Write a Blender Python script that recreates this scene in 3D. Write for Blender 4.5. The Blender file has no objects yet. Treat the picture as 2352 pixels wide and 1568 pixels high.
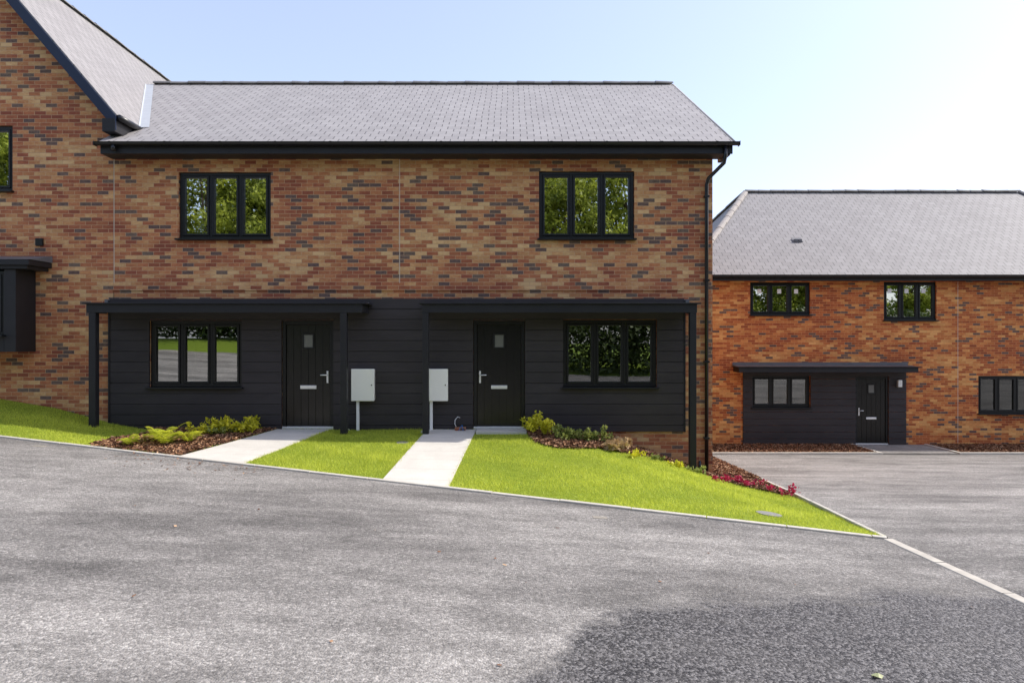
import bpy, bmesh, math, random
import numpy as np
from mathutils import Vector
random.seed(3); np.random.seed(3)
scene=bpy.context.scene
COL=scene.collection
F=1568.0
def X(p,Y): return (p-1176.0)/F*Y
def Z(p,Y): return (784.0-p)/F*Y
# ---------------------------------------------------------------- materials
class N:
    def __init__(s,name):
        s.m=bpy.data.materials.new(name); s.m.use_nodes=True
        s.nt=s.m.node_tree; s.nt.nodes.clear()
        s.out=s.nt.nodes.new('ShaderNodeOutputMaterial')
    def n(s,t,**k):
        nd=s.nt.nodes.new(t)
        for a,b in k.items(): setattr(nd,a,b)
        return nd
    def l(s,a,b): s.nt.links.new(a,b)
    def setin(s,sock,v):
        if isinstance(v,(int,float,tuple,list)): sock.default_value=v
        else: s.l(v,sock)
    def math(s,op,a,b=0.0,c=None,clamp=False):
        nd=s.n('ShaderNodeMath',operation=op,use_clamp=clamp)
        s.setin(nd.inputs[0],a); s.setin(nd.inputs[1],b)
        if c is not None: s.setin(nd.inputs[2],c)
        return nd.outputs[0]
    def noise(s,vec,scale,detail=3,rough=.5):
        nd=s.n('ShaderNodeTexNoise'); nd.inputs['Scale'].default_value=scale
        nd.inputs['Detail'].default_value=detail; nd.inputs['Roughness'].default_value=rough
        if vec is not None: s.l(vec,nd.inputs['Vector'])
        return nd.outputs['Fac']
    def ramp(s,fac,stops,interp='LINEAR'):
        nd=s.n('ShaderNodeValToRGB'); cr=nd.color_ramp; cr.interpolation=interp
        while len(cr.elements)<len(stops): cr.elements.new(0.5)
        for e,(p,c) in zip(cr.elements,stops):
            e.position=p; e.color=(c,c,c,1) if isinstance(c,(int,float)) else (c[0],c[1],c[2],1)
        s.l(fac,nd.inputs[0]); return nd.outputs[0]
    def mix(s,f,a,b,mode='MIX'):
        nd=s.n('ShaderNodeMix',data_type='RGBA',blend_type=mode)
        s.setin(nd.inputs[0],f)
        for i,v in ((6,a),(7,b)):
            if isinstance(v,tuple): nd.inputs[i].default_value=(v[0],v[1],v[2],1)
            else: s.l(v,nd.inputs[i])
        return nd.outputs[2]
    def scalevec(s,vec,sc):
        nd=s.n('ShaderNodeMapping'); nd.inputs['Scale'].default_value=sc; s.l(vec,nd.inputs[0]); return nd.outputs[0]
    def bsdf(s,col,rough=.6,spec=.5,metal=0,bump=None,bstr=.3,bdist=.01):
        b=s.n('ShaderNodeBsdfPrincipled')
        if isinstance(col,tuple): b.inputs['Base Color'].default_value=(col[0],col[1],col[2],1)
        else: s.l(col,b.inputs['Base Color'])
        s.setin(b.inputs['Roughness'],rough); b.inputs['Specular IOR Level'].default_value=spec
        b.inputs['Metallic'].default_value=metal
        if bump is not None:
            bp=s.n('ShaderNodeBump'); bp.inputs['Strength'].default_value=bstr; bp.inputs['Distance'].default_value=bdist
            s.l(bump,bp.inputs['Height']); s.l(bp.outputs[0],b.inputs['Normal'])
        s.l(b.outputs[0],s.out.inputs[0]); return b
    def uv(s): return s.n('ShaderNodeTexCoord').outputs['UV']
    def pos(s): return s.n('ShaderNodeNewGeometry').outputs['Position']
def cells(g,uvv,w,h,mu,mv,soft=.35):
    sp=g.n('ShaderNodeSeparateXYZ'); g.l(uvv,sp.inputs[0])
    v=g.math('DIVIDE',sp.outputs[1],h); row=g.math('FLOOR',v)
    off=g.math('MULTIPLY',g.math('FLOORED_MODULO',row,2.0),.5)
    wn0=g.n('ShaderNodeTexWhiteNoise',noise_dimensions='1D'); g.l(row,wn0.inputs['W'])
    u=g.math('ADD',g.math('DIVIDE',sp.outputs[0],w),off)
    u=g.math('ADD',u,g.math('MULTIPLY',wn0.outputs['Value'],.06))
    col=g.math('FLOOR',u)
    cb=g.n('ShaderNodeCombineXYZ'); g.l(col,cb.inputs[0]); g.l(row,cb.inputs[1])
    wn=g.n('ShaderNodeTexWhiteNoise',noise_dimensions='2D'); g.l(cb.outputs[0],wn.inputs['Vector'])
    fu=g.math('FRACT',u); fv=g.math('FRACT',v)
    du=g.math('MULTIPLY',g.math('MINIMUM',fu,g.math('SUBTRACT',1.0,fu)),w)
    dv=g.math('MULTIPLY',g.math('MINIMUM',fv,g.math('SUBTRACT',1.0,fv)),h)
    # 1 inside unit, 0 in joint
    a=g.math('DIVIDE',du,mu,clamp=True); b=g.math('DIVIDE',dv,mv,clamp=True)
    return wn.outputs['Value'],wn.outputs['Color'],a,b,fv
def brick_mat(name,kr=1.0,kg=1.0,kb_=1.0):
    g=N(name); uv=g.uv()
    r,rc,a,b,fv=cells(g,uv,.225,.075,.0065,.0065)
    big=g.noise(g.scalevec(uv,(.55,1.3,1)),1.0,4,.65)
    fine=g.noise(g.scalevec(uv,(1,2.5,1)),14,4,.7)
    sp=g.n('ShaderNodeSeparateColor'); g.l(rc,sp.inputs[0])
    t=g.math('ADD',g.math('MULTIPLY',g.math('SUBTRACT',big,.5),1.9),g.math('MULTIPLY',sp.outputs[1],.75))
    t=g.math('ADD',t,.06)
    t=g.math('ADD',t,g.math('MULTIPLY',g.math('SUBTRACT',fine,.5),.8),clamp=True)
    def q(r_,g_,b_): return (min(1,r_*kr),g_*kg,b_*kb_)
    base=g.ramp(t,[(0,q(.28,.085,.050)),(.25,q(.40,.138,.068)),(.48,q(.50,.205,.090)),(.68,q(.58,.31,.135)),(.95,q(.70,.46,.225))])
    dark=g.math('LESS_THAN',r,.12)
    dk=g.ramp(fine,[(.3,(.065,.054,.05)),(.7,(.17,.135,.12))])
    dark=g.math('MULTIPLY',dark,.88)
    base=g.mix(dark,base,dk)
    base=g.mix(.55,base,g.ramp(sp.outputs[2],[(0,.68),(1,1.0)]),'MULTIPLY')
    m=g.math('MULTIPLY',a,b)
    mm=g.ramp(m,[(.45,0.0),(.85,1.0)])
    mort=g.mix(fine,q(.40,.235,.13),q(.62,.42,.25))
    col=g.mix(mm,mort,base)
    hgt=g.math('ADD',m,g.math('MULTIPLY',fine,.5))
    g.bsdf(col,.88,.25,bump=hgt,bstr=.45,bdist=.008); return g.m
def slate_mat(name,c=.26,dashes=.75,hlk=.3):
    g=N(name); uv=g.uv()
    r,rc,a,b,fv=cells(g,uv,.27,.20,.013,.008)
    big=g.noise(uv,.35,3,.6); fine=g.noise(uv,30,3,.6)
    base=g.mix(r,(c*.94,c*.885,c*.86),(c*1.10,c*1.04,c*1.01))
    base=g.mix(.35,base,g.ramp(big,[(.3,.78),(.7,1.05)]),'MULTIPLY')
    base=g.mix(.25,base,g.ramp(fine,[(.3,.7),(.7,1.1)]),'MULTIPLY')
    slot=g.math('MULTIPLY',g.math('SUBTRACT',1.0,g.ramp(a,[(.4,0.0),(.8,1.0)])),dashes)
    hl=g.math('MULTIPLY',g.math('SUBTRACT',1.0,g.ramp(b,[(.3,0.0),(.9,1.0)])),hlk)
    ln=g.math('MAXIMUM',slot,hl)
    col=g.mix(ln,base,(.03,.028,.03))
    hg=g.math('SUBTRACT',g.math('MULTIPLY',g.math('SUBTRACT',1.0,fv),1.0),g.math('MULTIPLY',slot,.6))
    g.bsdf(col,.66,.3,bump=hg,bstr=.4,bdist=.008); return g.m
def simple(name,c,rough=.5,var=.15,sc=8,spec=.5,metal=0,bstr=.1,stretch=(1,1,1)):
    g=N(name); p=g.scalevec(g.pos(),stretch)
    n=g.noise(p,sc,4,.6)
    lo=tuple(v*(1-var) for v in c); hi=tuple(min(1,v*(1+var)) for v in c)
    col=g.mix(n,lo,hi)
    g.bsdf(col,rough,spec,metal,bump=n,bstr=bstr,bdist=.01); return g.m
BR=brick_mat('brickwork'); BR2=brick_mat('brickwork_orange',1.18,.93,.66)
SL=slate_mat('slate_tiles',.325,.95,.28); SL2=slate_mat('slate_tiles_far',.27,.9,.3)
BLK=simple('black_upvc',(.008,.0085,.009),.35,.2,5,.4)
FASC=simple('black_fascia',(.016,.0158,.018),.5,.3,4,.35)
GUT=simple('gutter_plastic',(.007,.0075,.009),.28,.2,5,.5)
NAVY=simple('bargeboard_paint',(.008,.016,.042),.4,.2,5,.4)
LEAD=simple('lead_flashing',(.13,.132,.14),.5,.3,6,.5,0,.3)
LEADL=simple('pale_lead',(.42,.44,.46),.45,.15,6,.5)
RIDGE=simple('ridge_tile',(.19,.182,.175),.7,.25,9,.3)
HIPT=simple('hip_tile',(.38,.345,.31),.8,.25,9,.3)
PALE=simple('white_paint',(.86,.85,.82),.45,.04,3,.4)
METER=simple('meter_box_plastic',(.90,.875,.79),.45,.03,3,.4)
STEEL=simple('brushed_steel',(.85,.85,.84),.35,.1,20,.5,.6)
JOINT=simple('joint_mastic',(.62,.53,.42),.8,.1,10)
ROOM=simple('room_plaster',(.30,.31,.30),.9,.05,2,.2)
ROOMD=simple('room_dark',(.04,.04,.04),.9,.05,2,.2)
STICK=simple('sticker_paper',(.85,.85,.85),.6,.03,5)
CABLE_B=simple('blue_plastic',(.02,.18,.55),.4,.1,8)
# cladding
g=N('charcoal_cladding'); p=g.pos(); s1=g.noise(g.scalevec(p,(1.2,1,18)),3,5,.7); s2=g.noise(g.scalevec(p,(.6,1,1.4)),1.6,4,.6)
sepc=g.n('ShaderNodeSeparateXYZ'); g.l(p,sepc.inputs[0])
wn=g.n('ShaderNodeTexWhiteNoise',noise_dimensions='1D'); g.l(g.math('FLOOR',g.math('DIVIDE',g.math('ADD',sepc.outputs[2],10.0),.208)),wn.inputs['W'])
c=g.mix(s1,(.032,.0275,.0285),(.056,.048,.050)); c=g.mix(.6,c,g.ramp(s2,[(.3,.65),(.75,1.25)]),'MULTIPLY')
c=g.mix(.4,c,g.ramp(wn.outputs['Value'],[(0,.7),(1,1.25)]),'MULTIPLY')
g.bsdf(c,.6,.3,bump=s1,bstr=.4,bdist=.004); CLAD=g.m
# door skin
g=N('door_woodgrain'); p=g.pos(); s1=g.noise(g.scalevec(p,(22,1,1.3)),3,5,.7)
g.bsdf(g.mix(s1,(.004,.004,.004),(.011,.010,.009)),.26,.45,bump=s1,bstr=.35,bdist=.004); DOOR=g.m
# glass
def glassmat(name,f):
    g=N(name); tr=g.n('ShaderNodeBsdfTransparent'); tr.inputs[0].default_value=(.7,.75,.73,1)
    gl=g.n('ShaderNodeBsdfGlossy'); gl.inputs['Roughness'].default_value=.0; gl.inputs[0].default_value=(.94,.96,.94,1)
    bp=g.n('ShaderNodeBump'); bp.inputs['Strength'].default_value=.02; bp.inputs['Distance'].default_value=.02
    g.l(g.noise(g.pos(),1.3,1,.3),bp.inputs['Height']); g.l(bp.outputs[0],gl.inputs['Normal'])
    mx=g.n('ShaderNodeMixShader'); mx.inputs[0].default_value=f
    g.l(tr.outputs[0],mx.inputs[1]); g.l(gl.outputs[0],mx.inputs[2]); g.l(mx.outputs[0],g.out.inputs[0]); return g.m
GLASS=glassmat('window_glass',.70); GLASSD=glassmat('window_glass_clear',.13); GLASSM=glassmat('window_glass_lower',.42); GLASSR=glassmat('window_glass_right',.22)
# asphalt
g=N('asphalt'); p=g.pos()
streak=g.noise(g.scalevec(p,(.32,1.1,1)),.8,6,.64); mot=g.noise(g.scalevec(p,(.8,1.7,1)),2.2,6,.7)
fine=g.noise(p,34,4,.85); mic=g.noise(p,95,2,.8)
grit=g.n('ShaderNodeTexVoronoi'); grit.inputs['Scale'].default_value=62; g.l(p,grit.inputs['Vector'])
sepg=g.n('ShaderNodeSeparateColor'); g.l(grit.outputs['Color'],sepg.inputs[0])
c=g.mix(g.ramp(streak,[(.36,0.0),(.64,1.0)]),(.168,.157,.145),(.345,.324,.298))
c=g.mix(.8,c,g.ramp(mot,[(.32,.62),(.5,.95),(.70,1.22)]),'MULTIPLY')
gm=g.ramp(fine,[(.32,.46),(.5,.98),(.68,1.55)])
c=g.mix(.85,c,gm,'MULTIPLY')
c=g.mix(.55,c,g.ramp(sepg.outputs[0],[(.0,.5),(.7,1.0),(1,1.8)]),'MULTIPLY')
sp=g.n('ShaderNodeSeparateXYZ'); g.l(p,sp.inputs[0])
fc=g.n('ShaderNodeFloatCurve'); cv=fc.mapping.curves[0]
pts=[(0,.30),(.10,.38),(.164,.493),(.223,.53),(.32,.56),(.475,.60),(.6,.605),(1,.3)]
while len(cv.points)<len(pts): cv.points.new(.5,.5)
for q,(a,b) in zip(cv.points,pts): q.location=(a,b)
fc.mapping.update()
g.l(g.math('DIVIDE',g.math('ADD',sp.outputs[0],1.0),10.0,clamp=True),fc.inputs['Value'])
yb=g.math('MULTIPLY',fc.outputs[0],10.0)
wob=g.math('MULTIPLY',g.math('SUBTRACT',g.noise(g.scalevec(p,(1,1.6,1)),2.6,8,.74),.5),1.3)
wet=g.math('MULTIPLY',g.math('SUBTRACT',g.math('ADD',yb,wob),sp.outputs[1]),3.6,clamp=True)
wet=g.math('MULTIPLY',wet,g.math('GREATER_THAN',sp.outputs[0],-1.0))
wet=g.math('MULTIPLY',wet,g.ramp(mot,[(.3,.78),(.6,1.0)]))
cw=g.mix(g.ramp(sepg.outputs[1],[(.3,0.0),(1,1.0)]),(.032,.030,.031),(.21,.20,.195))
cw=g.mix(.7,cw,gm,'MULTIPLY')
c=g.mix(wet,c,cw)
ro=g.math('SUBTRACT',.84,g.math('MULTIPLY',wet,.3))
g.bsdf(c,ro,.3,bump=g.math('ADD',g.math('ADD',fine,mic),g.math('MULTIPLY',grit.outputs['Distance'],-.8)),bstr=.8,bdist=.012); ASPH=g.m
# concrete paths and kerb
g=N('path_concrete'); p=g.pos(); n=g.noise(p,3,5,.65); f=g.noise(p,60,2,.6)
sp=g.n('ShaderNodeSeparateXYZ'); g.l(p,sp.inputs[0])
fy=g.math('FRACT',g.math('DIVIDE',sp.outputs[1],.60)); j=g.math('LESS_THAN',fy,.018)
c=g.mix(n,(.48,.45,.395),(.68,.645,.575)); c=g.mix(.3,c,g.ramp(f,[(.3,.7),(.7,1.2)]),'MULTIPLY'); c=g.mix(g.math('MULTIPLY',j,.5),c,(.26,.24,.2))
g.bsdf(c,.85,.25,bump=f,bstr=.2,bdist=.004); PATH=g.m
KERB=simple('kerb_concrete',(.52,.485,.42),.85,.3,7,.3)
CHAN=simple('channel_concrete',(.46,.425,.365),.85,.35,6,.3)
COVER=simple('cover_metal',(.22,.215,.195),.6,.3,16,.4,0,.3)
# lawn base
g=N('lawn_soil_and_grass'); p=g.pos(); n=g.noise(p,1.3,5,.6); f=g.noise(p,45,3,.7)
c=g.mix(n,(.17,.25,.02),(.29,.36,.035)); c=g.mix(.6,c,g.ramp(f,[(.3,.45),(.7,1.2)]),'MULTIPLY')
g.bsdf(c,.9,.2,bump=f,bstr=.8,bdist=.03); LAWN=g.m
def leafmat(name,c1,c2,trans=.4,rough=.5,ns=1.1,kn=.45):
    g=N(name); at=g.n('ShaderNodeAttribute'); at.attribute_name='rnd'
    n=g.noise(g.pos(),ns,4,.6)
    t=g.math('ADD',g.math('MULTIPLY',at.outputs['Fac'],.6),g.math('MULTIPLY',n,kn),clamp=True)
    c=g.mix(t,c1,c2)
    b=g.bsdf(c,rough,.35)
    tl=g.n('ShaderNodeBsdfTranslucent'); g.l(c,tl.inputs[0])
    mx=g.n('ShaderNodeMixShader'); mx.inputs[0].default_value=trans
    g.l(b.outputs[0],mx.inputs[1]); g.l(tl.outputs[0],mx.inputs[2]); g.l(mx.outputs[0],g.out.inputs[0]); return g.m
GRASS=leafmat('grass_blades',(.21,.29,.02),(.78,.82,.12),.45,.5,2.4,.6)
TREEL=leafmat('tree_leaves',(.05,.09,.012),(.50,.55,.07),.5)
HEDGEL=leafmat('hedge_leaves',(.03,.05,.01),(.07,.10,.02),.3)
FERN=leafmat('fern_fronds',(.20,.29,.02),(.70,.68,.05),.4)
SHRUB=leafmat('shrub_leaves',(.30,.32,.02),(.85,.78,.05),.35)
SHRUBG=leafmat('green_shrub_leaves',(.10,.15,.02),(.42,.45,.12),.35)
REDL=leafmat('red_leaves',(.18,.01,.03),(.60,.03,.10),.35)
DRY=leafmat('dry_clippings',(.25,.16,.07),(.65,.46,.24),.2)
g=N('bark_mulch'); at=g.n('ShaderNodeAttribute'); at.attribute_name='rnd'
c=g.ramp(at.outputs['Fac'],[(0,(.05,.024,.014)),(.5,(.19,.088,.045)),(.85,(.36,.19,.10)),(1,(.56,.36,.21))])
g.bsdf(c,.8,.25); CHIP=g.m
MULCHB=simple('mulch_bed',(.07,.033,.02),.95,.5,30,.1,0,.8)
BARK=simple('tree_bark',(.10,.075,.05),.9,.35,12,.1,0,.6)
g=N('ground_turf'); p=g.pos(); n=g.noise(p,.25,5,.6)
g.bsdf(g.mix(n,(.10,.16,.02),(.18,.24,.03)),.95,.1,bump=g.noise(p,8,4,.7),bstr=.6,bdist=.05); TURF=g.m
# ---------------------------------------------------------------- mesh helpers
def uvmap(me):
    uvl=me.uv_layers.new(name='UVMap') if not me.uv_layers else me.uv_layers[0]
    up=Vector((0,0,1))
    for p in me.polygons:
        n=p.normal
        if abs(n.z)>.995: u=Vector((1,0,0)); v=Vector((0,1,0))
        else:
            u=up.cross(n).normalized(); v=n.cross(u)
            if abs(n.x)<.9 and u.x<0: u=-u
        for li in p.loop_indices:
            co=me.vertices[me.loops[li].vertex_index].co
            uvl.data[li].uv=(co.dot(u)+100,co.dot(v)+100)
def empty(name,loc=(0,0,0)):
    o=bpy.data.objects.new(name,None); COL.objects.link(o); o.empty_display_size=.2; return o
def mesh(name,vs,fs,mat,parent=None,smooth=False):
    me=bpy.data.meshes.new(name); me.from_pydata([tuple(v) for v in vs],[],fs); me.update()
    uvmap(me); me.materials.append(mat)
    if smooth:
        for p in me.polygons: p.use_smooth=True
    o=bpy.data.objects.new(name,me); COL.objects.link(o)
    if parent: o.parent=parent
    return o
def boxes(name,bl,mat,parent=None,bevel=0):
    vs=[];fs=[]
    for (x0,x1,y0,y1,z0,z1) in bl:
        b=len(vs)
        vs+=[(x0,y0,z0),(x1,y0,z0),(x1,y1,z0),(x0,y1,z0),(x0,y0,z1),(x1,y0,z1),(x1,y1,z1),(x0,y1,z1)]
        fs+=[(b,b+3,b+2,b+1),(b+4,b+5,b+6,b+7),(b,b+1,b+5,b+4),(b+1,b+2,b+6,b+5),(b+2,b+3,b+7,b+6),(b+3,b,b+4,b+7)]
    o=mesh(name,vs,fs,mat,parent)
    if bevel:
        m=o.modifiers.new('bevel','BEVEL'); m.width=bevel; m.segments=2; m.limit_method='ANGLE'
    return o
def recalc(o,uv=False):
    bm=bmesh.new(); bm.from_mesh(o.data); bmesh.ops.recalc_face_normals(bm,faces=bm.faces); bm.to_mesh(o.data); bm.free()
    if uv:
        o.data.uv_layers.remove(o.data.uv_layers[0]); uvmap(o.data)
def prism_x(name,prof,x0,x1,mat,parent=None,smooth=False):  # profile (y,z)
    n=len(prof); vs=[(x0,y,z) for y,z in prof]+[(x1,y,z) for y,z in prof]
    fs=[tuple(range(n)),tuple(range(2*n-1,n-1,-1))]+[(i,i+n,(i+1)%n+n,(i+1)%n) for i in range(n)]
    o=mesh(name,vs,fs,mat,parent); recalc(o); return o
def tube(name,pts,r,mat,parent=None,seg=10,radii=None):
    vs=[];fs=[]
    pts=[Vector(p) for p in pts]
    for i,p in enumerate(pts):
        d=(pts[min(i+1,len(pts)-1)]-pts[max(i-1,0)]).normalized()
        a=d.cross(Vector((0,1,.13))).normalized() if abs(d.y)<.9 else d.cross(Vector((1,0,0))).normalized()
        b=d.cross(a)
        rr=radii[i] if radii else r
        for k in range(seg):
            t=2*math.pi*k/seg; vs.append(p+a*math.cos(t)*rr+b*math.sin(t)*rr)
    for i in range(len(pts)-1):
        for k in range(seg):
            fs.append((i*seg+k,i*seg+(k+1)%seg,(i+1)*seg+(k+1)%seg,(i+1)*seg+k))
    fs.append(tuple(range(seg))[::-1]); fs.append(tuple((len(pts)-1)*seg+k for k in range(seg)))
    return mesh(name,vs,fs,mat,parent,True)
def wall(name,x0,x1,z0,z1,y,holes,mat,parent,depth=.12):
    xs=sorted(set([x0,x1]+[h[0] for h in holes]+[h[1] for h in holes]))
    zs=sorted(set([z0,z1]+[h[2] for h in holes]+[h[3] for h in holes]))
    vs=[];fs=[]
    def quad(a,b,c,d):
        k=len(vs); vs.extend([a,b,c,d]); fs.append((k,k+1,k+2,k+3))
    for i in range(len(xs)-1):
        for j in range(len(zs)-1):
            cx=(xs[i]+xs[i+1])/2; cz=(zs[j]+zs[j+1])/2
            if any(h[0]<cx<h[1] and h[2]<cz<h[3] for h in holes): continue
            quad((xs[i],y,zs[j]),(xs[i+1],y,zs[j]),(xs[i+1],y,zs[j+1]),(xs[i],y,zs[j+1]))
    for a,b,c,d in holes:
        quad((a,y,c),(a,y+depth,c),(a,y+depth,d),(a,y,d)); quad((b,y,d),(b,y+depth,d),(b,y+depth,c),(b,y,c))
        quad((a,y,d),(a,y+depth,d),(b,y+depth,d),(b,y,d)); quad((a,y,c),(b,y,c),(b,y+depth,c),(a,y+depth,c))
    return mesh(name,vs,fs,mat,parent)
def window(name,parent,x0,x1,z0,z1,y,n=3,stick=False,sc=1.0,room=True,dark=False,gm_=None):
    fr=[];ca=[];gl=[]
    f=.06*sc; D=.07
    fr+=[(x0,x1,y,y+D,z1-f,z1),(x0,x1,y,y+D,z0,z0+f),(x0,x0+f,y,y+D,z0+f,z1-f),(x1-f,x1,y,y+D,z0+f,z1-f)]
    mw=.055*sc; ix0=x0+f; ix1=x1-f; w=(ix1-ix0-mw*(n-1))/n
    for i in range(n):
        a=ix0+i*(w+mw); b=a+w
        if i<n-1: fr.append((b,b+mw,y,y+D,z0+f,z1-f))
        c=.048*sc; yy=y-.012; za=z0+f; zb=z1-f; e=.006
        ca+=[(a+e,b-e,yy,y+D-.01,zb-c,zb-e),(a+e,b-e,yy,y+D-.01,za+e,za+c),(a+e,a+c,yy,y+D-.01,za+c,zb-c),(b-c,b-e,yy,y+D-.01,za+c,zb-c)]
        gl.append((a+c-.005,b-c+.005,y+.03,y+.036,za+c-.005,zb-c+.005))
        if stick:
            sx=(a+b)/2-.02+random.uniform(-.06,.03)
            boxes(name+'_sticker_%d'%i,[(sx-.06,sx+.06,y+.022,y+.026,zb-c-.24,zb-c-.10)],STICK,parent)
    boxes(name+'_frame',fr,BLK,parent,.004); boxes(name+'_casements',ca,BLK,parent,.006)
    vs=[];fs=[]
    for a,b,yy,_,c,d in gl:
        k=len(vs); tz=random.uniform(-.0015,.0015); tx=random.uniform(-.0015,.0015)
        vs+=[(a,yy-tx,c),(b,yy+tx,c),(b,yy+tx+tz,d),(a,yy-tx+tz,d)]; fs.append((k,k+1,k+2,k+3))
    mesh(name+'_glass',vs,fs,gm_ or GLASS,parent)
    boxes(name+'_sill',[(x0-.04,x1+.04,y-.15,y+.0,z0-.035,z0-.002)],BLK,parent,.005)
    if room:
        a,b,c,d=x0-.35,x1+.5,z0-.8,z1+.25; ya=y+.13; yb=y+2.6
        vs=[(a,ya,c),(b,ya,c),(b,ya,d),(a,ya,d),(a,yb,c),(b,yb,c),(b,yb,d),(a,yb,d)]
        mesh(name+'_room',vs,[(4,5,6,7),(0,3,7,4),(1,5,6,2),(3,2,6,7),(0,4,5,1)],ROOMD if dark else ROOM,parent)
OBSC=simple('obscure_glass',(.17,.17,.155),.25,.3,40)
def door(name,parent,x0,x1,z0,z1,y,hinge_right=False):
    f=.07
    boxes(name+'_frame',[(x0,x0+f,y-.03,y+.08,z0,z1),(x1-f,x1,y-.03,y+.08,z0,z1),(x0+f,x1-f,y-.03,y+.08,z1-f,z1)],BLK,parent,.005)
    a=x0+f+.004; b=x1-f-.004; za=z0+.04; zb=z1-f-.004
    n=6; w=(b-a)/n
    wx0=(a+b)/2-.085; wx1=wx0+.17; wz1=zb-.2; wz0=wz1-.24
    pl=[]
    for i in range(n):
        p,q=a+i*w+.004,a+(i+1)*w-.004
        pl.append((p,q,y+.0,y+.05,za,zb))
    boxes(name+'_planks',pl,DOOR,parent,.003)
    boxes(name+'_core',[(a,b,y+.012,y+.06,za,zb)],DOOR,parent)
    boxes(name+'_viewing_frame',[(wx0-.03,wx1+.03,y-.016,y+.004,wz1,wz1+.03),(wx0-.03,wx1+.03,y-.016,y+.004,wz0-.03,wz0),(wx0-.03,wx0,y-.016,y+.004,wz0,wz1),(wx1,wx1+.03,y-.016,y+.004,wz0,wz1)],BLK,parent,.004)
    boxes(name+'_viewing_glass',[(wx0,wx1,y-.008,y+.0045,wz0,wz1)],OBSC,parent)
    lz=za+(zb-za)*.385
    boxes(name+'_letterplate',[((a+b)/2-.16,(a+b)/2+.16,y-.014,y+.002,lz-.035,lz+.035)],STEEL,parent,.006)
    hx=(b-.055) if not hinge_right else (a+.055); hz=za+(zb-za)*.49; s=-1 if not hinge_right else 1
    boxes(name+'_handle_plate',[(hx-.018,hx+.018,y-.012,y+.002,hz-.13,hz+.11)],STEEL,parent,.004)
    tube(name+'_handle_lever',[(hx,y-.01,hz+.03),(hx,y-.05,hz+.03),(hx+s*.13,y-.055,hz+.03)],.011,STEEL,parent,8)
    boxes(name+'_threshold',[(x0,x1,y-.05,y+.08,z0-.02,z0+.035)],STEEL,parent,.004)
def cladding(name,parent,x0,x1,z0,z1,y,holes,t=.03,pitch=.208):
    bl=[]
    z=z1
    while z>z0+.02:
        za=max(z-pitch+.010,z0); zb=z
        zz=sorted(set([za,zb]+[q for h in holes for q in (h[2],h[3]) if za<q<zb]))
        for k in range(len(zz)-1):
            a,b=zz[k],zz[k+1]; mid=(a+b)/2
            cur=x0
            for h in sorted(hh for hh in holes if hh[2]<mid<hh[3]):
                if h[0]>cur: bl.append((cur,h[0],y-t,y,a,b))
                cur=h[1]
            if cur<x1: bl.append((cur,x1,y-t,y,a,b))
        z-=pitch
    return boxes(name,bl,CLAD,parent)
def roofslab(name,a,b,c,d,mat,parent,t=.05):
    a,b,c,d=map(Vector,(a,b,c,d)); n=(b-a).cross(d-a).normalized()
    if n.z<0: n=-n
    vs=[a,b,c,d]+[q-n*t for q in (a,b,c,d)]
    o=mesh(name,vs,[(0,1,2,3),(7,6,5,4),(0,4,5,1),(1,5,6,2),(2,6,7,3),(3,7,4,0)],mat,parent)
    recalc(o,True)
    return o
def ridge(name,p,q,mat,parent,r=.11,seglen=.45):
    p=Vector(p);q=Vector(q);L_=(q-p).length; n=max(1,int(L_/seglen)); d=(q-p)/n
    dn=d.normalized(); side=dn.cross(Vector((0,0,1))).normalized(); up=side.cross(dn)
    vs=[];fs=[]
    K=6
    for i in range(n):
        for e,(s0,rr) in enumerate(((0.0,r*1.06),(1.02,r*.96))):
            o=p+d*(i+s0)+up*random.uniform(-.010,.010)
            for k in range(K+1):
                t=math.pi*k/K
                vs.append(o+side*math.cos(t)*rr+up*(math.sin(t)*rr*.75-.03))
        b=i*2*(K+1)
        for k in range(K): fs.append((b+k,b+k+1,b+K+1+k+1,b+K+1+k))
        fs.append(tuple(b+k for k in range(K+1)))
    return mesh(name,vs,fs,mat,parent)
def gutter(name,x0,x1,y,z,parent,r=.062,br=1.05):
    prof=[]
    for k in range(9):
        t=math.pi+math.pi*k/8; prof.append((y+r*math.cos(t),z+r*math.sin(t)*1.05))
    prof=prof+[(y+r-.008,z),(y+r-.012,z-.02),(y,z-.045),(y-r+.012,z-.02),(y-r+.008,z)]
    o=prism_x(name,prof,x0,x1,GUT,parent)
    x=x0+.3
    vs=[];fs=[]
    while x<x1-.1:
        b=len(vs)
        for xx in (x-.022,x+.022):
            for k in range(9):
                t=math.pi+math.pi*k/8; vs.append((xx,y+(r+.009)*math.cos(t),z+.004+(r+.009)*math.sin(t)*1.05))
        for k in range(8): fs.append((b+k,b+k+1,b+9+k+1,b+9+k))
        x+=br
    mesh(name+'_brackets',vs,fs,GUT,parent)
    boxes(name+'_endcaps',[(x0-.012,x0,y-r-.006,y+r+.004,z-r-.01,z+.01),(x1,x1+.012,y-r-.006,y+r+.004,z-r-.01,z+.01)],GUT,parent,.004)
    return o
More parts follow.
